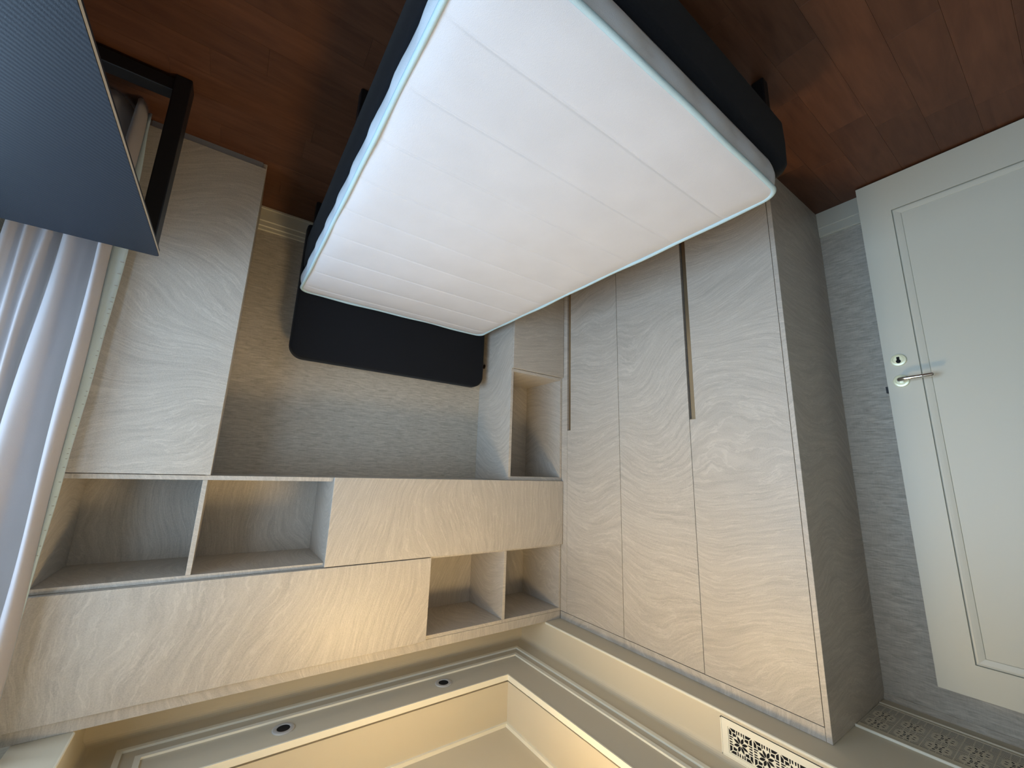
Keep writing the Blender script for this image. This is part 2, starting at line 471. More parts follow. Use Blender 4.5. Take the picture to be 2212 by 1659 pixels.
part('window_sill', M['winframe'], wn, (WX - .04, WX + .03, WY0 - .03, WY1 + .03, WZ0 - .03, WZ0), bev=.004)

# ceiling: dropped border, raised ring, inner recess
XT, YT, LIPZ, ZIN = 1.0863, 0.5377, 0.024, 2.785
XT2 = XR + XR2 - XT; YT2 = YR + YR2 - YT
bm = nb()
bx(bm, 0, XR, FRONT, 0, HS, HTOP)                           # over the wardrobe
bx(bm, XR2, 2.961, FRONT, 0, HS, HTOP)                      # window side
bx(bm, XR, XR2, -YR, 0, HS, HTOP)                           # over the shelves
bx(bm, XR, XR2, FRONT, -YR2, HS, HTOP)
bx(bm, 2.961, WX, FRONT, 0, 2.62, HTOP)                     # curtain pocket
bx(bm, WX - 0.1, WX, FRONT, 0, HS - 0.03, 2.62)
for (g_, za, zb) in ((0.0, HR, HR + .0255), (.016, HR + .0255, HR + .0345), (0.0, HR + .0345, HTOP)):   # raised ring; fine groove above its lip
    bx(bm, XR, XT - g_, -YR2, -YR, za, zb); bx(bm, XT2 + g_, XR2, -YR2, -YR, za, zb)
    bx(bm, XT - g_, XT2 + g_, -YT + g_, -YR, za, zb); bx(bm, XT - g_, XT2 + g_, -YR2, -YT2 - g_, za, zb)
bx(bm, XT, XT2, -YT2, -YT, ZIN, HTOP)                       # inner field
ce = struct('ceiling', bm, M['ceil'], label='stepped cream ceiling with a raised tray')

def ring_trim(name, x0, x1, y0, y1, z0, z1, wdt, mat, parent=ce):
    """rectangular frame moulding, wdt wide, measured inwards from the given outer rectangle"""
    bm = nb()
    bx(bm, x0, x1, y1 - wdt, y1, z0, z1); bx(bm, x0, x1, y0, y0 + wdt, z0, z1)
    bx(bm, x0, x0 + wdt, y0 + wdt, y1 - wdt, z0, z1); bx(bm, x1 - wdt, x1, y0 + wdt, y1 - wdt, z0, z1)
    return bm
def tr(name, off_x, off_y, z0, z1, wdt, mat, lab):
    return struct(name, ring_trim(name, off_x, XR + XR2 - off_x, -(YR + YR2 - off_y), -off_y, z0, z1, wdt, mat), mat, label=lab)
tr('trim_1', 0.8405, 0.2764, HR - 0.008, HR, 0.019, M['white'], 'outer white frame moulding on the raised ceiling ring')
tr('trim_2', 0.9018, 0.3518, HR - 0.008, HR, 0.019, M['white'], 'inner white frame moulding on the raised ceiling ring')
# lip round the tray opening, set in front of a fine groove
tr('trim_3', XT - 0.0005, YT - 0.0005, HR - 0.003, HR + LIPZ, 0.007, M['white'], 'cream lip moulding round the ceiling tray')
tr('trim_4', XT - 0.0005, YT - 0.0005, ZIN - 0.017, ZIN, 0.014, M['white'], 'small cream bead at the top of the ceiling tray')
# small cove where the soffit face meets the ring
def cove(name, x0, x1, y0, y1, z, r, lab):
    bm = nb(); n = 6
    loops = []
    for k in range(n + 1):
        a = PI / 2 * k / n
        dx_ = r * (1 - math.cos(a)); dz_ = r * (1 - math.sin(a))   # from riser (dz=r) to ceiling (dx=r)
        loops.append([bm.verts.new(c) for c in ((x0 + dx_, y0 + dx_, z - dz_), (x1 - dx_, y0 + dx_, z - dz_), (x1 - dx_, y1 - dx_, z - dz_), (x0 + dx_, y1 - dx_, z - dz_))])
    loops.append([bm.verts.new(c) for c in ((x0, y0, z), (x1, y0, z), (x1, y1, z), (x0, y1, z))])
    for A, B in zip(loops, loops[1:] + loops[:1]):
        for k in range(4): bm.faces.new((A[k], A[(k + 1) % 4], B[(k + 1) % 4], B[k]))
    return struct(name, bm, M['ceil'], label=lab)
cove('trim_5', XR, XR2, -YR2, -YR, HR, 0.03, 'plaster cove at the top of the soffit face')
# bead along the bottom edge of the soffit
bm = nb(); tube(bm, [(XR + 0.001, -0.42, HS + 0.006), (XR + 0.001, FRONT + 0.05, HS + 0.006)], 0.006, 8)
struct('trim_6', bm, M['white'], label='thin white bead along the soffit edge over the wardrobe')
bm = nb(); tube(bm, [(XR2 - 0.001, -0.42, HS + 0.006), (XR2 - 0.001, FRONT + 0.05, HS + 0.006)], 0.006, 8)
struct('trim_7', bm, M['white'], label='thin white bead along the soffit edge on the window side')
# wall cornice along the left wall
bm = nb(); prism(bm, [(0, HS), (0, HS - 0.022), (0.004, HS - 0.022), (0.016, HS - 0.006), (0.016, HS)], 'y', FRONT, -L)
struct('trim_8', bm, M['paper_b'], label='small cornice at the top of the left wall')
# skirting boards: tall board with stepped top
def skirting(name, pts, axis, a, b, lab):
    bm = nb(); prism(bm, pts, axis, a, b); return struct(name, bm, M['base'], label=lab)
skirting('baseboard_back', [(0, 0), (-0.022, 0), (-0.022, 0.011), (-0.017, 0.013), (-0.017, 0.083), (-0.013, 0.088), (-0.013, 0.113), (-0.008, 0.118), (-0.008, 0.136), (0, 0.140)], 'x', XC, XP, 'cream stepped skirting board behind the bed')
skirting('baseboard_left', [(0, 0), (0.018, 0), (0.018, 0.090), (0.015, 0.093), (0.015, 0.136), (0.009, 0.138), (0.009, 0.143), (0, 0.143)], 'y', FRONT, -L - 0.001, 'pale skirting board below the left wall')

# ------------------------------------------------------------------ open door, leaf folded back along the left wall
dr = bpy.data.objects.new('door_1', None); COL.objects.link(dr); dr.location = (0.08, -2.50, 0)
dr['kind'] = 'structure'; dr['label'] = 'open cream panelled door standing along the left wall'
DX0, DX1 = 0.058, 0.100
DY0, DY1, DZ1 = -2.945, -2.071, 2.232
py0, py1, pz0, pz1 = DY0 + 0.115, DY1 - 0.115, 0.184, 2.116
bm = nb()
bx(bm, DX0, DX1, DY0, py0, 0.008, DZ1); bx(bm, DX0, DX1, py1, DY1, 0.008, DZ1)
bx(bm, DX0, DX1, py0, py1, 0.008, pz0); bx(bm, DX0, DX1, py0, py1, pz1, DZ1)
obj('door_frame', bm, M['door'], dr)
# moulding: groove, sloped bead and raised field
def rect_loft(bm, prof, y0, y1, z0, z1):
    loops = []
    for ins, x in prof:
        loops.append([bm.verts.new(c) for c in ((x, y0 + ins, z0 + ins), (x, y1 - ins, z0 + ins), (x, y1 - ins, z1 - ins), (x, y0 + ins, z1 - ins))])
    for A, B in zip(loops, loops[1:]):
        for k in range(4): bm.faces.new((A[k], A[(k + 1) % 4], B[(k + 1) % 4], B[k]))
    return loops
bm = nb()
rect_loft(bm, [(0, DX1 - .012), (0.0045, DX1 - .012), (0.0045, DX1 - .001), (0.010, DX1 - .0005), (0.018, DX1 - .0015), (0.029, DX1 - .0035), (0.031, DX1 - .0065)], py0, py1, pz0, pz1)
obj('panel_moulding', bm, M['door'], dr)
bm = nb()
lp = rect_loft(bm, [(0.0, DX0 + .01), (0.031, DX0 + .01), (0.031, DX1 - .0045)], py0, py1, pz0, pz1)
bm.faces.new(lp[-1])
obj('door_panel', bm, M['door'], dr)
TX = Matrix(((0, 0, 1, 0), (1, 0, 0, 0), (0, 1, 0, 0), (0, 0, 0, 1)))       # local z -> world x
def rosette(yc, zc):
    bm = nb()
    lathe(bm, [(0.0275, 0), (0.0275, 0.004), (0.0255, 0.0065), (0.0185, 0.0075), (0.0172, 0.0060), (0.0160, 0.0070), (0.0, 0.0070)], Matrix.Translation((DX1, yc, zc)) @ TX, 40)
    return bm
rs = obj('keyhole_rosette', rosette(-2.1215, 0.9125), M['rose'], dr, smooth=False); rs['label'] = 'round metal keyhole plate, lamp reflection painted in pale yellow'
bm = nb(); kx = DX1 + 0.0071
lathe(bm, [(0.0085, 0), (0.0085, 0.0006), (0, 0.0006)], Matrix.Translation((kx, -2.1215, 0.9190)) @ TX, 20)
prism(bm, [(-2.1215 - .0052, .8985), (-2.1215 + .0052, .8985), (-2.1215 + .0046, .9185), (-2.1215 - .0046, .9185)], 'x', kx, kx + .0006)
bmesh.ops.translate(bm, verts=bm.verts, vec=(0, 0, 0.0))
kh = obj('keyhole', bm, M['void'], rs)
hs_ = obj('handle_rosette', rosette(-2.1195, 1.0085), M['rose'], dr); hs_['label'] = 'round metal plate behind the lever, lamp reflection painted in pale yellow'
bm = nb()
tube(bm, [(DX1 + .006, -2.1195, 1.0085), (DX1 + .034, -2.1195, 1.0085), (DX1 + .045, -2.124, 1.0085), (DX1 + .049, -2.135, 1.0080), (DX1 + .050, -2.175, 1.0065), (DX1 + .049, -2.228, 1.004), (DX1 + .047, -2.231, 1.004)],
     [.0105, .0095, .0095, .0090, .0082, .0085, .0055], 14)
lv = obj('lever_handle', bm, M['chrome'], dr, smooth=True); lv['label'] = 'chrome lever handle'
lt = part('latch_bolt', M['blackplastic'], dr, (DX0 + .012, DX1 - .012, DY1, DY1 + .011, 1.025, 1.054), label='small black latch bolt')

# ------------------------------------------------------------------ wardrobe on the left wall
Y0, Y1, Y2, Y3 = 0.4751, 0.9351, 1.3961, 1.8517
ZD0, ZD1 = 0.075, 2.3295
wr = thing('wardrobe', 'tall three-door sandstone-look wardrobe on the left wall beside the open door', 'wardrobe', (0.30, -1.15, 0))
part('end_panel', M['lam_v'], wr, (0.002, WD + .0005, -L, -L + .0195, 0, HS - .001), bev=.001)
part('carcass', M['lam_v'], wr, (0.002, WD - .024, -L + .021, -D - .002, 0.06, 2.325))
part('plinth', M['lam_v'], wr, (0.03, WD - .05, -L + .021, -D - .002, 0.0, 0.059))
part('header', M['lam_h'], wr, (WD - .022, WD, -L + .0205, -D - .0005, ZD1 + .003, HS - .001), bev=.0006)
part('filler_strip', M['lam_v'], wr, (WD - .022, WD, -Y0 + .0015, -D - .0005, 0.0, ZD1), bev=.0006)
HZ0, HZ1 = 0.12, 1.170
gap = 0.0014
def wdoor(ya, yb, notch):
    """door between depths ya < yb (from the back wall); notch = side with the recessed pull"""
    a, b = -yb + gap, -ya - gap
    X0, X1 = WD - .021, WD
    nw = 0.032
    bm = nb()
    if notch is None:
        bx(bm, X0, X1, a, b, ZD0, ZD1, bev=.0007)
    else:
        # outline with a slot cut out of the edge nearest the back wall
        pts = [(a, ZD0), (b, ZD0), (b, HZ0), (b - nw, HZ0), (b - nw, HZ1), (b, HZ1), (b, ZD1), (a, ZD1)]
        prism(bm, pts, 'x', X0, X1)
    return obj('door', bm, M['lam_v'], wr), b, nw
for ya, yb, nt_ in ((Y0, Y1, True), (Y1, Y2, None), (Y2, Y3, True)):
    d_, b, nw = wdoor(ya, yb, nt_)
    if nt_:
        bm = nb()
        # bronze channel: back plate, front return along the door edge, end caps; black shadow slot on its inner side
        bx(bm, WD - .010, WD - .007, b - nw + .0005, b - .0075, HZ0 + .001, HZ1 - .001)
        bx(bm, WD - .020, WD + .0012, b - nw, b - nw + .0025, HZ0 + .0005, HZ1 - .0005)
        bx(bm, WD - .020, WD - .0005, b - nw + .0025, b - .001, HZ1 - .003, HZ1 - .0005)
        hp = obj('handle', bm, M['brass'], d_); hp['label'] = 'long recessed bronze pull channel'
        part('shadow_slot', M['darkgap'], d_, (WD - .0215, WD - .018, b - .0075, b, HZ0 + .001, HZ1 - .003))

# ------------------------------------------------------------------ narrow tall cabinet between wardrobe and bed
FX0 = WD + 0.004
tcab = thing('tall_cabinet', 'narrow tall sandstone-look cabinet with open niche, between wardrobe and bed', 'cabinet', ((WD + XC) / 2, -D / 2, 0))
ZN = 0.785
part('side_panel', M['lam_v'], tcab, (XC - .0185, XC, -D, -.001, 0, ZB - .001), bev=.0006)
part('side_panel', M['lam_v'], tcab, (WD + .001, WD + .0165, -D, -.001, 0, ZB - .001))
part('shelf', M['lam_v'], tcab, (WD + .017, XC - .019, -D, -.018, ZN + .0015, ZN + .021), bev=.0006)
part('top_panel', M['lam_v'], tcab, (WD + .017, XC - .019, -D, -.018, 1.491, ZB - .001), bev=.0006)
part('back_panel', M['lam_v'], tcab, (WD + .017, XC - .019, -.018, -.001, 0.02, ZB - .001))
part('door', M['lam_v'], tcab, (FX0, XC - .0005, -D - .0205, -D - .0015, 0.07, ZN), bev=.0008)
part('plinth', M['lam_v'], tcab, (WD + .017, XC - .019, -D + .03, -D + .045, 0, 0.068))
bm = nb()
lathe(bm, [(0.0165, 0), (0.0165, 0.003), (0.013, 0.007), (0.009, 0.0065), (0.006, 0.003), (0, 0.003)], Matrix.Translation((XC, -.0580, .7070)) @ TX, 24)
g = obj('cable_grommet', bm, plain('dark_bronze', (0.035, 0.02, 0.012), 0.35, 0.6), tcab); g['label'] = 'small round dark grommet'

# ------------------------------------------------------------------ tall cabinet at the window end
rcab = thing('tall_cabinet', 'tall plain-door sandstone-look cabinet in the corner next to the curtain', 'cabinet', ((XP + XE) / 2, -D / 2, 0))
part('side_panel', M['lam_v'], rcab, (XP + .001, XP + .019, -D + .0005, -.001, 0, ZB - .001), bev=.0005)
part('side_panel', M['lam_v'], rcab, (XE - .018, XE, -D + .0005, -.001, 0, ZB - .001))
part('door', M['lam_v'], rcab, (XP + .0015, XE - .002, -D - .0195, -D - .0005, 0.038, ZB - .003), bev=.0009)
part('plinth', plain('grey_plinth', (.48, .49, .49), .45), rcab, (XP + .0195, XE - .0185, -D - .004, -D + .012, 0, 0.0355))
part('back_panel', M['lam_v'], rcab, (XP + .0195, XE - .0185, -.02, -.002, 0.02, ZB - .002))

# ------------------------------------------------------------------ wall cabinets over the bed
YB = -.020
XD1, XD2 = 2.0775, 1.5424
# lower row, right: open shelf with two compartments
sh1 = thing('open_shelf', 'open two-compartment shelf below the long cabinet, beside the curtain', 'shelf', ((XD1 + XE) / 2, -D / 2, ZB))
part('bottom_board', M['lam_h'], sh1, (XD1 + .0005, XE, -D, YB, ZB, ZB + .0185), bev=.0006)
part('top_board', M['lam_h'], sh1, (XD1 + .0005, XE, -D, YB, ZM - .0185, ZM - .0005), bev=.0006)
part('divider', M['lam_v'], sh1, (2.5735, 2.5905, -D, YB, ZB + .019, ZM - .019), bev=.0006)
part('side_board', M['lam_v'], sh1, (XE - .012, XE, -D, YB, ZB + .019, ZM - .019), bev=.0006)
part('back_board', M['lam_h'], sh1, (XD1 + .0005, XE, YB, -.001, ZB, ZM - .0005))
# lower row, left: flap cabinet
cb1 = thing('wall_cabinet', 'lower wall cabinet with one long blank door, above the headboard', 'cabinet', ((WD + XD1) / 2, -D / 2, ZB))
part('carcass', M['lam_v'], cb1, (WD + .001, XD1, -D, -.001, ZB, ZM - .0005))
part('door', M['lam_h'], cb1, (FX0, XD1 + .0005, -D - .0205, -D - .0015, ZB - .001, ZM - .002), bev=.0009)
# upper row, right: long flap cabinet
cb2 = thing('wall_cabinet', 'upper wall cabinet with one long blank door, right below the ceiling', 'cabinet', ((XD2 + XE) / 2, -D / 2, ZM))
part('carcass', M['lam_v'], cb2, (XD2, XE, -D, -.001, ZM + .0005, ZT - .001))
part('door', M['lam_h'], cb2, (XD2 - .0005, XE, -D - .0205, -D - .0015, ZM + .0025, ZT - .001), bev=.0009)
# upper row, left: open shelf
sh2 = thing('open_shelf', 'open two-compartment shelf in the top corner against the wardrobe', 'shelf', ((WD + XD2) / 2, -D / 2, ZM))
part('bottom_board', M['lam_h'], sh2, (WD + .001, XD2 - .0005, -D, YB, ZM + .0005, ZM + .010), bev=.0005)
part('top_board', M['lam_h'], sh2, (WD + .001, XD2 - .0005, -D, YB, ZT - .0185, ZT - .001), bev=.0006)
part('divider', M['lam_v'], sh2, (1.0395, 1.0575, -D, YB, ZM + .0105, ZT - .019), bev=.0006)
part('side_board', M['lam_v'], sh2, (WD + .001, WD + .0165, -D, YB, ZM + .0105, ZT - .019), bev=.0006)
part('back_board', M['lam_h'], sh2, (WD + .001, XD2 - .0005, YB, -.001, ZM + .0005, ZT - .001))
# fascia closing the gap to the soffit
fa = thing('cabinet_fascia', 'narrow sandstone-look fascia strip between the wall cabinets and the ceiling', 'fascia', ((WD + XE) / 2, -D, ZT))
part('strip', M['lam_h'], fa, (WD + .002, XE, -D, -D + .018, ZT + .0002, HS - .0008), bev=.0006)
part('return_board', M['lam_h'], fa, (XE - .018, XE, -D + .0185, -.171, ZT + .0002, HS - .0008))

# ------------------------------------------------------------------ bed
BXM, BYM, BANG = 1.1577, -0.1643, -0.0154
MWID, MLEN = 1.1639, 1.9288
bed = thing('bed', 'black upholstered bed frame with rounded headboard, under the wall cabinets', 'bed', (BXM, BYM, 0), rz=BANG)
def inbed(o_bm): return o_bm
def rrect(x0, x1, y0, y1, r, n=6, rs=None):
    """rounded rectangle outline, counter-clockwise; rs = radii for (x1y0, x1y1, x0y1, x0y0)"""
    rs = rs or (r, r, r, r); out = []
    for (cx, cy, a0, rr) in ((x1 - rs[0], y0 + rs[0], -PI / 2, rs[0]), (x1 - rs[1], y1 - rs[1], 0, rs[1]), (x0 + rs[2], y1 - rs[2], PI / 2, rs[2]), (x0 + rs[3], y0 + rs[3], PI, rs[3])):
        for k in range(n + 1):
            a = a0 + PI / 2 * k / n
            out.append((cx + rr * math.cos(a), cy + rr * math.sin(a)))
    return out
def soft_slab(bm, outline_fn, prof, zaxis=True):
    """stack of rounded outlines: prof = [(inset, h)], outline_fn(inset) -> points"""
    loops = [[bm.verts.new((p[0], p[1], h)) for p in outline_fn(ins)] for ins, h in prof]
    for A, B in zip(loops, loops[1:]):
        n = len(A)
        for k in range(n): bm.faces.new((A[k], A[(k + 1) % n], B[(k + 1) % n], B[k]))
    bm.faces.new(loops[0][::-1]); bm.faces.new(loops[-1])
    return bm
UB0, UB1, VB1 = -0.085, 1.172, 1.950
BZ0, BZ1 = 0.200, 0.405
bm = nb()
soft_slab(bm, lambda i: rrect(UB0 + i, UB1 - i, -VB1 + i, 0.0 - i, 0, 7, (.05 - i * .5,) * 4),
          [(.022, BZ0), (.008, BZ0 + .006), (0, BZ0 + .022), (-.002, (BZ0 + BZ1) / 2), (0, BZ1 - .022), (.008, BZ1 - .006), (.022, BZ1)])
obj('bed_base', bm, M['black_fab'], bed, smooth=True, world=False)
bm = nb()
t = nb()
HB0, HB1 = 0.09, 0.887
soft_slab(t, lambda i: rrect(-.055 + i, UB1 - i, HB0 + i, HB1 - i, 0, 8, (.02, .075 - i * .7, .075 - i * .7, .02)),
          [(.014, 0), (.004, .005), (0, .016), (0, .060), (.004, .071), (.014, .076)])
# local (x, y, h) -> (x, back, up)
join(bm, t, Matrix(((1, 0, 0, 0), (0, 0, 1, .018), (0, 1, 0, 0), (0, 0, 0, 1))))
obj('headboard', bm, M['black_fab'], bed, smooth=True, world=False)
for (u, v) in ((-.045, 1.893), (1.135, 1.893), (-.045, .935), (1.135, .935), (-.045, .06), (1.135, .06)):
    bm = nb()
    bx(bm, u - .021, u + .021, -v - .021, -v + .021, 0.0, BZ0 + .004, bev=.004)
    obj('leg', bm, M['blackplastic'], bed, world=False)

mt = thing('mattress', 'white quilted mattress with pale blue piping on the black bed', 'mattress', (BXM, BYM, BZ1 + .001), rz=BANG)
MZ = 0.5187 - BZ1 - .001
RC = 0.055
def mo(i, n=8): return rrect(0 + i, MWID - i, -MLEN + i, 0 - i, 0, n, (max(RC - i * .6, .01),) * 4)
# border (side band): slightly bulged with wavy quilting
bm = nb()
def dense(i, step=.02):
    pts = mo(i); out = []
    n = len(pts)
    for k in range(n):
        a = Vector(pts[k]); b = Vector(pts[(k + 1) % n]); m = max(1, int((b - a).length / step))
        for j in range(m): out.append(a.lerp(b, j / m))
    return out
base_o = dense(0.0)
loops = []
levels = 11
NB = len(base_o)
cen = Vector((MWID / 2, -MLEN / 2))
ln = [0.0]
for k in range(1, NB): ln.append(ln[-1] + (base_o[k] - base_o[k - 1]).length)
for l in range(levels):
    tt = l / (levels - 1); h = .004 + tt * (MZ - .010)
    ring = []
    for k in range(NB):
        p = base_o[k]
        q = base_o[(k + 1) % NB] - base_o[k - 1]; nrm = Vector((q.y, -q.x)).normalized()
        bul = .010 * math.sin(PI * tt) + .0035 * math.sin(PI * tt) * math.sin(ln[k] * 2 * PI / .205) \
            - .0045 * max(0, 1 - abs(((ln[k] + .06 * tt) / .103) % 1 - .5) / .07) * math.sin(PI * tt)
        ring.append(bm.verts.new((p.x + nrm.x * bul, p.y + nrm.y * bul, h)))
    loops.append(ring)
for A, B in zip(loops, loops[1:]):
    for k in range(NB): bm.faces.new((A[k], A[(k + 1) % NB], B[(k + 1) % NB], B[k]))
bm.faces.new(loops[0][::-1]); bm.faces.new(loops[-1])
obj('side_border', bm, M['matt_side'], mt, smooth=True, world=False)
# quilted top
bm = nb()
NU, NV = 36, 620
SEAM0, PITCH = 0.098, 0.2063
def topz(u, v):
    du = min(u, MWID - u); dv = min(v, MLEN - v)
    if du < RC and dv < RC:
        e = RC - math.hypot(RC - du, RC - dv)
    else: e = min(du, dv)
    e = max(e, 0.0)
    z = MZ - .004 + .010 * (1 - math.exp(-e / .03))
    ph = ((v - SEAM0) / PITCH) % 1.0
    d_ = min(ph, 1 - ph) * PITCH
    fade = min(1, e / .05)
    wob = .0022 * math.sin(u * 9 + v * 3)
    z += fade * (.0030 * (1 - math.exp(-(d_ / .040) ** 1.3)) - .0032 * math.exp(-(d_ / .0034) ** 2))
    return z + fade * wob * .4
grid = []
for j in range(NV + 1):
    row = []
    for i in range(NU + 1):
        u = MWID * i / NU; v = MLEN * j / NV
        # snap corners to the rounded outline
        cu = min(max(u, RC), MWID - RC); cv = min(max(v, RC), MLEN - RC)
        du, dv = u - cu, v - cv
        if du and dv:
            m_ = max(abs(du), abs(dv)); hyp = math.hypot(du, dv)
            s_ = m_ / hyp
            u, v = cu + du * s_, cv + dv * s_
        row.append(bm.verts.new((u, -v, topz(u, v))))
    grid.append(row)
for j in range(NV):
    for i in range(NU):
        bm.faces.new((grid[j][i], grid[j + 1][i], grid[j + 1][i + 1], grid[j][i + 1]))
obj('quilted_top', bm, M['matt'], mt, smooth=True, world=False)
def wavy(z, i=0.0, amp=.0015):
    o = dense(i, .03)
    return [(p.x, p.y, z + amp * math.sin(k * .55) + amp * math.sin(k * .23 + 1)) for k, p in enumerate(o)]
bm = nb(); tube(bm, wavy(MZ - .003, -.002), .0078, 10, closed=True)
q = obj('piping', bm, M['pipe'], mt, smooth=True, world=False); q['label'] = 'pale blue piping round the top edge'

# ------------------------------------------------------------------ desk by the window
DKX0, DKX1, DKY0, DKY1, DKZ = 2.840, 3.40, -2.08, -0.674, 0.715
dk = thing('desk', 'charcoal-topped desk with black square-tube legs, in front of the curtain', 'desk', (3.12, -1.38, 0))
def slab(z0, z1, ins):
    bm = nb(); prism(bm, rrect(DKX0 + ins, DKX1 - ins, DKY0 + ins, DKY1 - ins, 0, 5, (.012,) * 4), 'z', z0, z1); return bm
obj('desktop', slab(DKZ - .0035, DKZ, 0), M['desk'], dk)
e_ = obj('edge_band', slab(DKZ - .0125, DKZ - .0035, -.0006), M['deskedge'], dk); e_['label'] = 'thin pale edge band'
obj('underside', slab(DKZ - .0225, DKZ - .0125, 0.0005), M['blackmetal'], dk)
def legframe(ya, yb):
    for xa in (2.846, 3.345):
        part('leg', M['blackmetal'], dk, (xa, xa + .052, ya, yb, 0, DKZ - .023), bev=.004, seg=2)
    part('foot_bar', M['blackmetal'], dk, (2.8985, 3.3445, ya + .012, yb - .004, .014, .066), bev=.003, seg=2)
    part('top_bar', M['blackmetal'], dk, (2.8985, 3.3445, ya + .012, yb - .004, DKZ - .075, DKZ - .0235), bev=.003, seg=2)
legframe(-.766, -.690)
legframe(-2.064, -1.988)
part('side_rail', M['blackmetal'], dk, (3.355, 3.395, -1.9875, -.7665, DKZ - .075, DKZ - .0235), bev=.003)

# ------------------------------------------------------------------ curtain in the ceiling pocket
cu = thing('curtain', 'lilac-grey velvet curtain hanging in folds beside the window, behind the desk', 'curtain', (3.10, -.50, 0.012))
# plan of the gathered cloth (x, y), leading edge first, taken at 0.66 m height
plan = [(3.003, -.487), (3.000, -.520), (3.006, -.556), (3.018, -.570), (3.030, -.556), (3.036, -.520), (3.040, -.478), (3.050, -.460),
        (3.062, -.470), (3.078, -.502), (3.100, -.530), (3.122, -.545), (3.138, -.535), (3.145, -.512), (3.150, -.490), (3.156, -.486),
        (3.162, -.502), (3.170, -.522), (3.176, -.530), (3.182, -.524), (3.187, -.511), (3.193, -.508), (3.204, -.517), (3.214, -.529), (3.221, -.527),
        (3.226, -.514), (3.231, -.509), (3.240, -.516), (3.252, -.529), (3.262, -.540), (3.272, -.530), (3.285, -.480), (3.300, -.45)]
def catmull(P, sub=5):
    out = []
    for i in range(len(P) - 1):
        p0 = Vector(P[max(i - 1, 0)]); p1 = Vector(P[i]); p2 = Vector(P[i + 1]); p3 = Vector(P[min(i + 2, len(P) - 1)])
        for s in range(sub):
            t = s / sub
            out.append(0.5 * ((2 * p1) + (-p0 + p2) * t + (2 * p0 - 5 * p1 + 4 * p2 - p3) * t * t + (-p0 + 3 * p1 - 3 * p2 + p3) * t ** 3))
    out.append(Vector(P[-1])); return out
cl = catmull(plan)
zs = [0.012 + (2.60 - 0.012) * k / 56 for k in range(57)]
def sway(x, y, z):
    dx_ = .016 * math.exp(-z / .22) * math.sin(x * 30) + .004 * math.sin(z * 2.6 + x * 25) + .0035 * math.sin(z * 6.1 + x * 60)
    dy_ = .010 * math.exp(-z / .25) + .006 * math.sin(z * 3.1 + x * 34)
    return (x + dx_, y + dy_, z)
def cloth(P, zs, thick=.0016):
    bm = nb(); rows = []
    for z in zs: rows.append([bm.verts.new(sway(p.x, p.y, z)) for p in P])
    for A, B in zip(rows, rows[1:]):
        for k in range(len(A) - 1): bm.faces.new((A[k], A[k + 1], B[k + 1], B[k]))
    return bm
c_ = obj('drape', cloth(cl, zs), M['curtain'], cu, smooth=True)
sm = c_.modifiers.new('thickness', 'SOLIDIFY'); sm.thickness = .002; sm.offset = 0
# pale lining return at the leading edge, tapering with the sway of the cloth
edge = [(0.012, 3.000, 2.998), (0.35, 2.985, 3.000), (0.66, 2.966, 3.003), (1.12, 2.974, 3.000), (1.53, 2.984, 2.998), (1.91, 2.996, 3.004), (2.17, 3.005, 3.010), (2.60, 3.010, 3.018)]
def lerp_edge(z):
    for a, b in zip(edge, edge[1:]):
        if a[0] <= z <= b[0]:
            t = (z - a[0]) / (b[0] - a[0]); t = t * t * (3 - 2 * t)
            return a[1] + (b[1] - a[1]) * t
    return edge[-1][1]
bm = nb(); rows = []
for z in zs:
    x0 = lerp_edge(z); xe = 3.004
    x0 = min(x0, xe - .006)
    sx_, sy_, _ = sway(3.003, -.487, z)
    rows.append([bm.verts.new((x0 + (sx_ - x0) * k / 4, -.479 - .010 * math.sin(PI * k / 4) * .5 + (sy_ + .479) * k / 4, z)) for k in range(5)])
for A, B in zip(rows, rows[1:]):
    for k in range(4): bm.faces.new((A[k], A[k + 1], B[k + 1], B[k]))
ln_ = obj('lining_band', bm, M['band'], cu, smooth=True); ln_['label'] = 'pale blue lining strip along the leading edge'
sm = ln_.modifiers.new('thickness', 'SOLIDIFY'); sm.thickness = .003; sm.offset = 0
# pleat stitches across the lining band
bm = nb()
rr = random.Random(3)
z = .70
while z < 2.2:
    x0 = lerp_edge(z); sx_, sy_, _ = sway(3.003, -.487, z)
    if sx_ - x0 > .008:
        a = x0 + .001; b = x0 + (sx_ - x0) * rr.uniform(.5, .95)
        bx(bm, a, b, -.4875, -.4845, z, z + .0016)
    z += rr.choice((.018, .03, .05))
st = obj('stitching', bm, plain('dark_grey_thread', (.36, .40, .42), .8), cu); st['kind'] = 'stuff'

# ------------------------------------------------------------------ ceiling lamp in the tray (lights the room)
lc = (1.735, -1.375)
lp_ = thing('ceiling_lamp', 'round warm white flush lamp in the middle of the ceiling tray', 'lamp', (lc[0], lc[1], ZIN))
bm = nb(); lathe(bm, [(0, 0), (.16, 0), (.16, -.035), (0, -.035)], Matrix.Translation((lc[0], lc[1], ZIN)), 40)
obj('base_plate', bm, M['lampbody'], lp_)
bm = nb(); lathe(bm, [(0, -.036), (.17, -.036), (.20, -.216), (.205, -.228), (.205, -.264), (.185, -.280), (.10, -.288), (0, -.290)], Matrix.Translation((lc[0], lc[1], ZIN)), 48)
obj('diffuser', bm, M['lampglow'], lp_)
bm = nb(); lathe(bm, [(.172, -.0362), (.206, -.2165), (.2065, -.221)], Matrix.Translation((lc[0], lc[1], ZIN)), 48)
obj('canopy', bm, M['lampbody'], lp_)

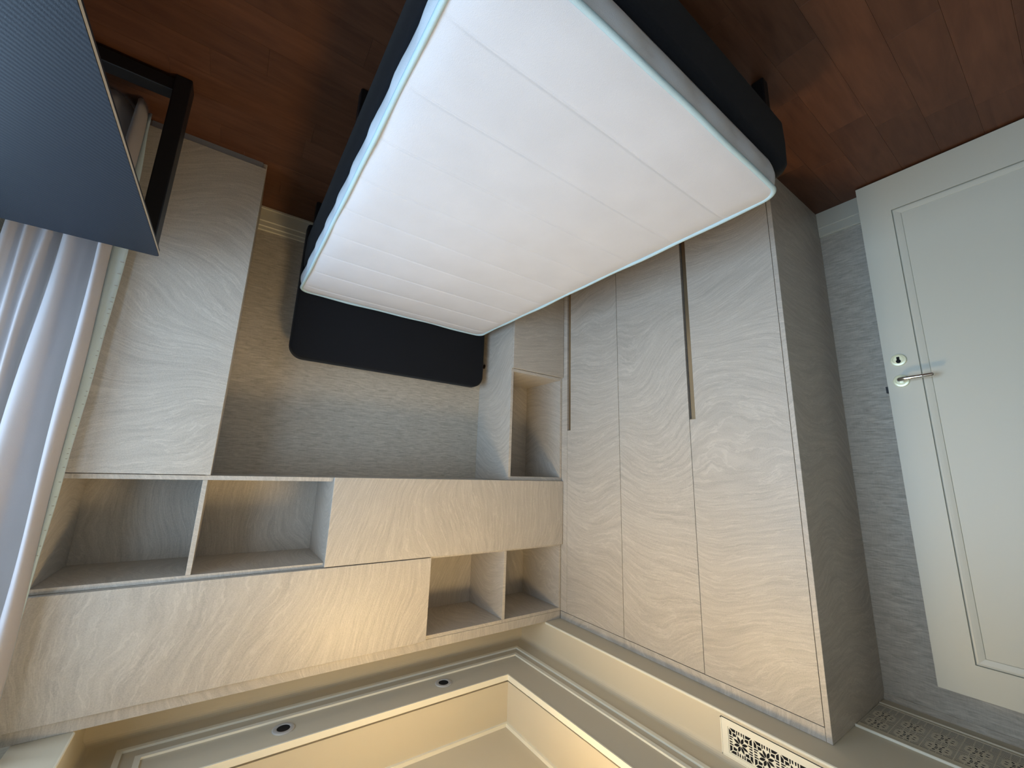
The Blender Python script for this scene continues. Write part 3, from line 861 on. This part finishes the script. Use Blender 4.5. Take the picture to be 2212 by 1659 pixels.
# ------------------------------------------------------------------ recessed downlights (switched off)
for (x, y, lab) in ((1.428, -.4425, 'unlit recessed downlight in the ceiling ring, nearer the wardrobe corner'), (2.162, -.4395, 'unlit recessed downlight in the ceiling ring, nearer the curtain')):
    t = thing('downlight', lab, 'downlight', (x, y, HR), 'downlights over the bed')
    bm = nb(); lathe(bm, [(.0430, 0), (.0435, -.002), (.040, -.0042), (.030, -.0050), (.0262, -.0042), (.0235, -.001), (.0235, 0)], Matrix.Translation((x, y, HR)), 40)
    obj('ring', bm, plain('downlight_ring_grey', (.50, .49, .47), .4), t, smooth=True)
    bm = nb(); lathe(bm, [(.0250, -.0032), (.0215, -.0012), (0, -.0008)], Matrix.Translation((x, y, HR)), 32)
    obj('painted_dark_recess', bm, M['void'], t)  # black disc painted in for the shade of the recess; no hole is cut

# ------------------------------------------------------------------ fretwork grilles
def leaf(cx, cy, ang, r0, r1, hw, n=4):
    pts = []
    for s in (1, -1):
        for k in range(n):
            t = k / n if s == 1 else 1 - k / n
            r = r0 + (r1 - r0) * t; wv = hw * math.sin(PI * t) * s
            pts.append((cx + r * math.cos(ang) - wv * math.sin(ang), cy + r * math.sin(ang) + wv * math.cos(ang)))
    return pts
def fret(outer, holes, thick):
    """flat plate (xy, thickness along z) with holes"""
    bm = nb(); es = []
    for loop in [outer] + holes:
        vs = [bm.verts.new((p[0], p[1], 0)) for p in loop]
        for k in range(len(vs)): es.append(bm.edges.new((vs[k], vs[(k + 1) % len(vs)])))
    bmesh.ops.triangle_fill(bm, edges=es, use_beauty=True)
    # drop any triangle the filler laid over a hole
    def inside(p, poly):
        c = False; n = len(poly)
        for i in range(n):
            (x1, y1), (x2, y2) = poly[i], poly[i - 1]
            if (y1 > p[1]) != (y2 > p[1]) and p[0] < (x2 - x1) * (p[1] - y1) / (y2 - y1) + x1: c = not c
        return c
    bad = [f for f in bm.faces if any(inside(f.calc_center_median(), h) for h in holes)]
    if bad: bmesh.ops.delete(bm, geom=bad, context='FACES_ONLY')
    g = bmesh.ops.extrude_face_region(bm, geom=list(bm.faces))
    bmesh.ops.translate(bm, verts=[v for v in g['geom'] if isinstance(v, bmesh.types.BMVert)], vec=(0, 0, thick))
    bmesh.ops.recalc_face_normals(bm, faces=bm.faces)
    me = bpy.data.meshes.new('fretwork'); bm.to_mesh(me); bm.free()
    return me
# air outlet grille in the soffit face: star-and-leaf squares
m_ = .0930
holes = []
for k in range(8): holes.append(leaf(0, 0, PI / 8 + k * PI / 4, .040, .315, .058))
for sx_ in (-1, 1):
    for sy_ in (-1, 1):
        def T(p): return (p[0] * sx_, p[1] * sy_)
        def H(*pts):
            q = [T(p) for p in pts]
            holes.append(q if sx_ * sy_ > 0 else q[::-1])
        H((.160, .225), (.315, .190), (.325, .325), (.190, .315))                 # small squares on the diagonals
        H((.200, .352), (.345, .362), (.440, .468), (.200, .468))                 # corner wedges
        H((.362, .200), (.468, .200), (.468, .440), (.362, .345))
        H((.120, .320), (.160, .290), (.168, .468), (.108, .468))                 # slots beside the axes
        H((.320, .120), (.468, .108), (.468, .168), (.290, .160))
        H((.030, .330), (.078, .360), (.082, .468), (.022, .468))
        H((.330, .030), (.468, .022), (.468, .082), (.360, .078))
holes = [[(x * m_, y * m_ * .97) for x, y in h] for h in holes]
sq = [(-m_ / 2, -m_ * .485), (m_ / 2, -m_ * .485), (m_ / 2, m_ * .485), (-m_ / 2, m_ * .485)]
me1 = fret(sq, holes, .003); me1.materials.append(M['white'])
gy0, gz = -1.5590, 2.4690
n1 = 8
gv = thing('vent_grille', 'cream framed fretwork air grille in the soffit face above the wardrobe', 'grille', (XR, gy0 - n1 * m_ / 2, gz))
ge = gy0 - n1 * m_
part('backing', M['void'], gv, (XR + .0002, XR + .0010, ge, gy0, gz - .045, gz + .045))
fr_ = .024
fo = (gy0 + fr_ + .004, ge - fr_ - .004, gz - .045 - .024, gz + .045 + .016)
bm = nb()
for (ya, yb, za, zb) in ((gy0, fo[0], fo[2], fo[3]), (fo[1], ge, fo[2], fo[3]), (ge, gy0, fo[2], gz - .045), (ge, gy0, gz + .045, fo[3])):
    bx(bm, XR, XR + .0045, ya, yb, za, zb)
# raised outer bead
for (ya, yb, za, zb) in ((fo[0] - .004, fo[0], fo[2], fo[3]), (fo[1], fo[1] + .004, fo[2], fo[3]), (fo[1], fo[0], fo[2], fo[2] + .004), (fo[1], fo[0], fo[3] - .004, fo[3])):
    bx(bm, XR, XR + .0065, ya, yb, za, zb)
obj('frame', bm, M['white'], gv)
# plate x -> world -y, plate y -> world z, thickness -> +x
RM = Matrix(((0, 0, 1), (-1, 0, 0), (0, 1, 0)))
for k in range(n1):
    o = bpy.data.objects.new('fretwork_panel', me1); COL.objects.link(o); o.parent = gv
    o.rotation_euler = RM.to_euler()
    o.location = Vector((XR + .0012, gy0 - (k + .5) * m_, gz)) - Vector(gv.location)

# return air grille in the soffit next to the left wall: finer slotted rosettes
XG0, XG1 = .0838, .3774
sx0, sx1 = .100, .336
cw = (sx1 - sx0) / 2.5
def slot_cell(wx, wy):
    """cell of wx by wy: rosette of leaf slots in the middle, rows of slots parallel to y round it"""
    hs = []
    for k in range(4): hs.append(leaf(0, 0, PI / 4 + k * PI / 2, .002, .0135, .0050, 3))
    for k in range(8): hs.append(leaf(0, 0, PI / 8 + k * PI / 4, .0160, .0305, .0042, 3))
    def R(x0, x1, y0, y1):
        for a in (-1, 1):
            for b in (-1, 1):
                hs.append([(a * x0, b * y0), (a * x1, b * y0), (a * x1, b * y1), (a * x0, b * y1)] if a * b > 0 else
                          [(a * x0, b * y1), (a * x1, b * y1), (a * x1, b * y0), (a * x0, b * y0)])
    hx, hy = wx / 2 - .0012, wy / 2 - .0012
    x = .0335
    while x + .0040 < hx:
        R(x, x + .0046, .0010, .0155); R(x, x + .0046, .0175, hy); x += .0066
    x = .0012
    while x < .027:
        R(x, x + .0042, max(.0325, math.sqrt(max(0, .033 ** 2 - x * x))) if x < .012 else math.sqrt(max(.0, .0345 ** 2 - x * x)) + .0015, hy) if (math.sqrt(max(.0, .0345 ** 2 - x * x)) + .004 < hy) else None
        x += .0064
    return hs
cwy = .0846
hs = slot_cell(cw, cwy)
me2 = fret([(-cw / 2, -cwy / 2), (cw / 2, -cwy / 2), (cw / 2, cwy / 2), (-cw / 2, cwy / 2)], hs, .0008)
me2.materials.append(M['ceil'])
rg = thing('ceiling_grille', 'long slotted air return grille in the soffit along the left wall', 'grille', ((XG0 + XG1) / 2, -2.40, HS))
ya, yb = -L - .001, FRONT + .12
part('backing', M['void'], rg, (sx0, sx1, yb, ya, HS - .0012, HS - .0004))
part('edge_strip', M['ceil'], rg, (XG0 - .005, XG0, yb, ya, HS - .008, HS - .0002), bev=.0015)
part('edge_strip', M['white'], rg, (XG1, XG1 + .007, yb, ya, HS - .010, HS - .0002), bev=.002)
part('margin_plate', M['ceil'], rg, (XG0, sx0, yb, ya, HS - .0035, HS - .0002), (sx1, XG1, yb, ya, HS - .0035, HS - .0002))
nrow = int((ya - yb) / cwy)
off = (ya - yb - nrow * cwy)
for r in range(nrow):
    for c in range(3):
        # 2.5 columns of rosettes: the one at the wall side is a half cell, so shift and clip by the margin
        xc = sx1 - cw * (c + .5)
        if c == 2: continue
        o = bpy.data.objects.new('fretwork_panel', me2); COL.objects.link(o); o.parent = rg
        o.location = Vector((xc, ya - (r + .5) * cwy, HS - .0026)) - Vector(rg.location)
# half column along the wall
hw_ = cw / 2
hs2 = []
def R2(x0, x1, y0, y1): hs2.append([(x0, y0), (x1, y0), (x1, y1), (x0, y1)])
x = -hw_ / 2 + .002
while x + .005 < hw_ / 2:
    for (p, q) in ((-.041, -.024), (-.021, -.004), (-.001, .016), (.019, .040)): R2(x, x + .0046, p, q)
    x += .0066
me3 = fret([(-hw_ / 2, -cwy / 2), (hw_ / 2, -cwy / 2), (hw_ / 2, cwy / 2), (-hw_ / 2, cwy / 2)], hs2, .0008)
me3.materials.append(M['ceil'])
for r in range(nrow):
    o = bpy.data.objects.new('fretwork_panel', me3); COL.objects.link(o); o.parent = rg
    o.location = Vector((sx0 + hw_ / 2, ya - (r + .5) * cwy, HS - .0026)) - Vector(rg.location)
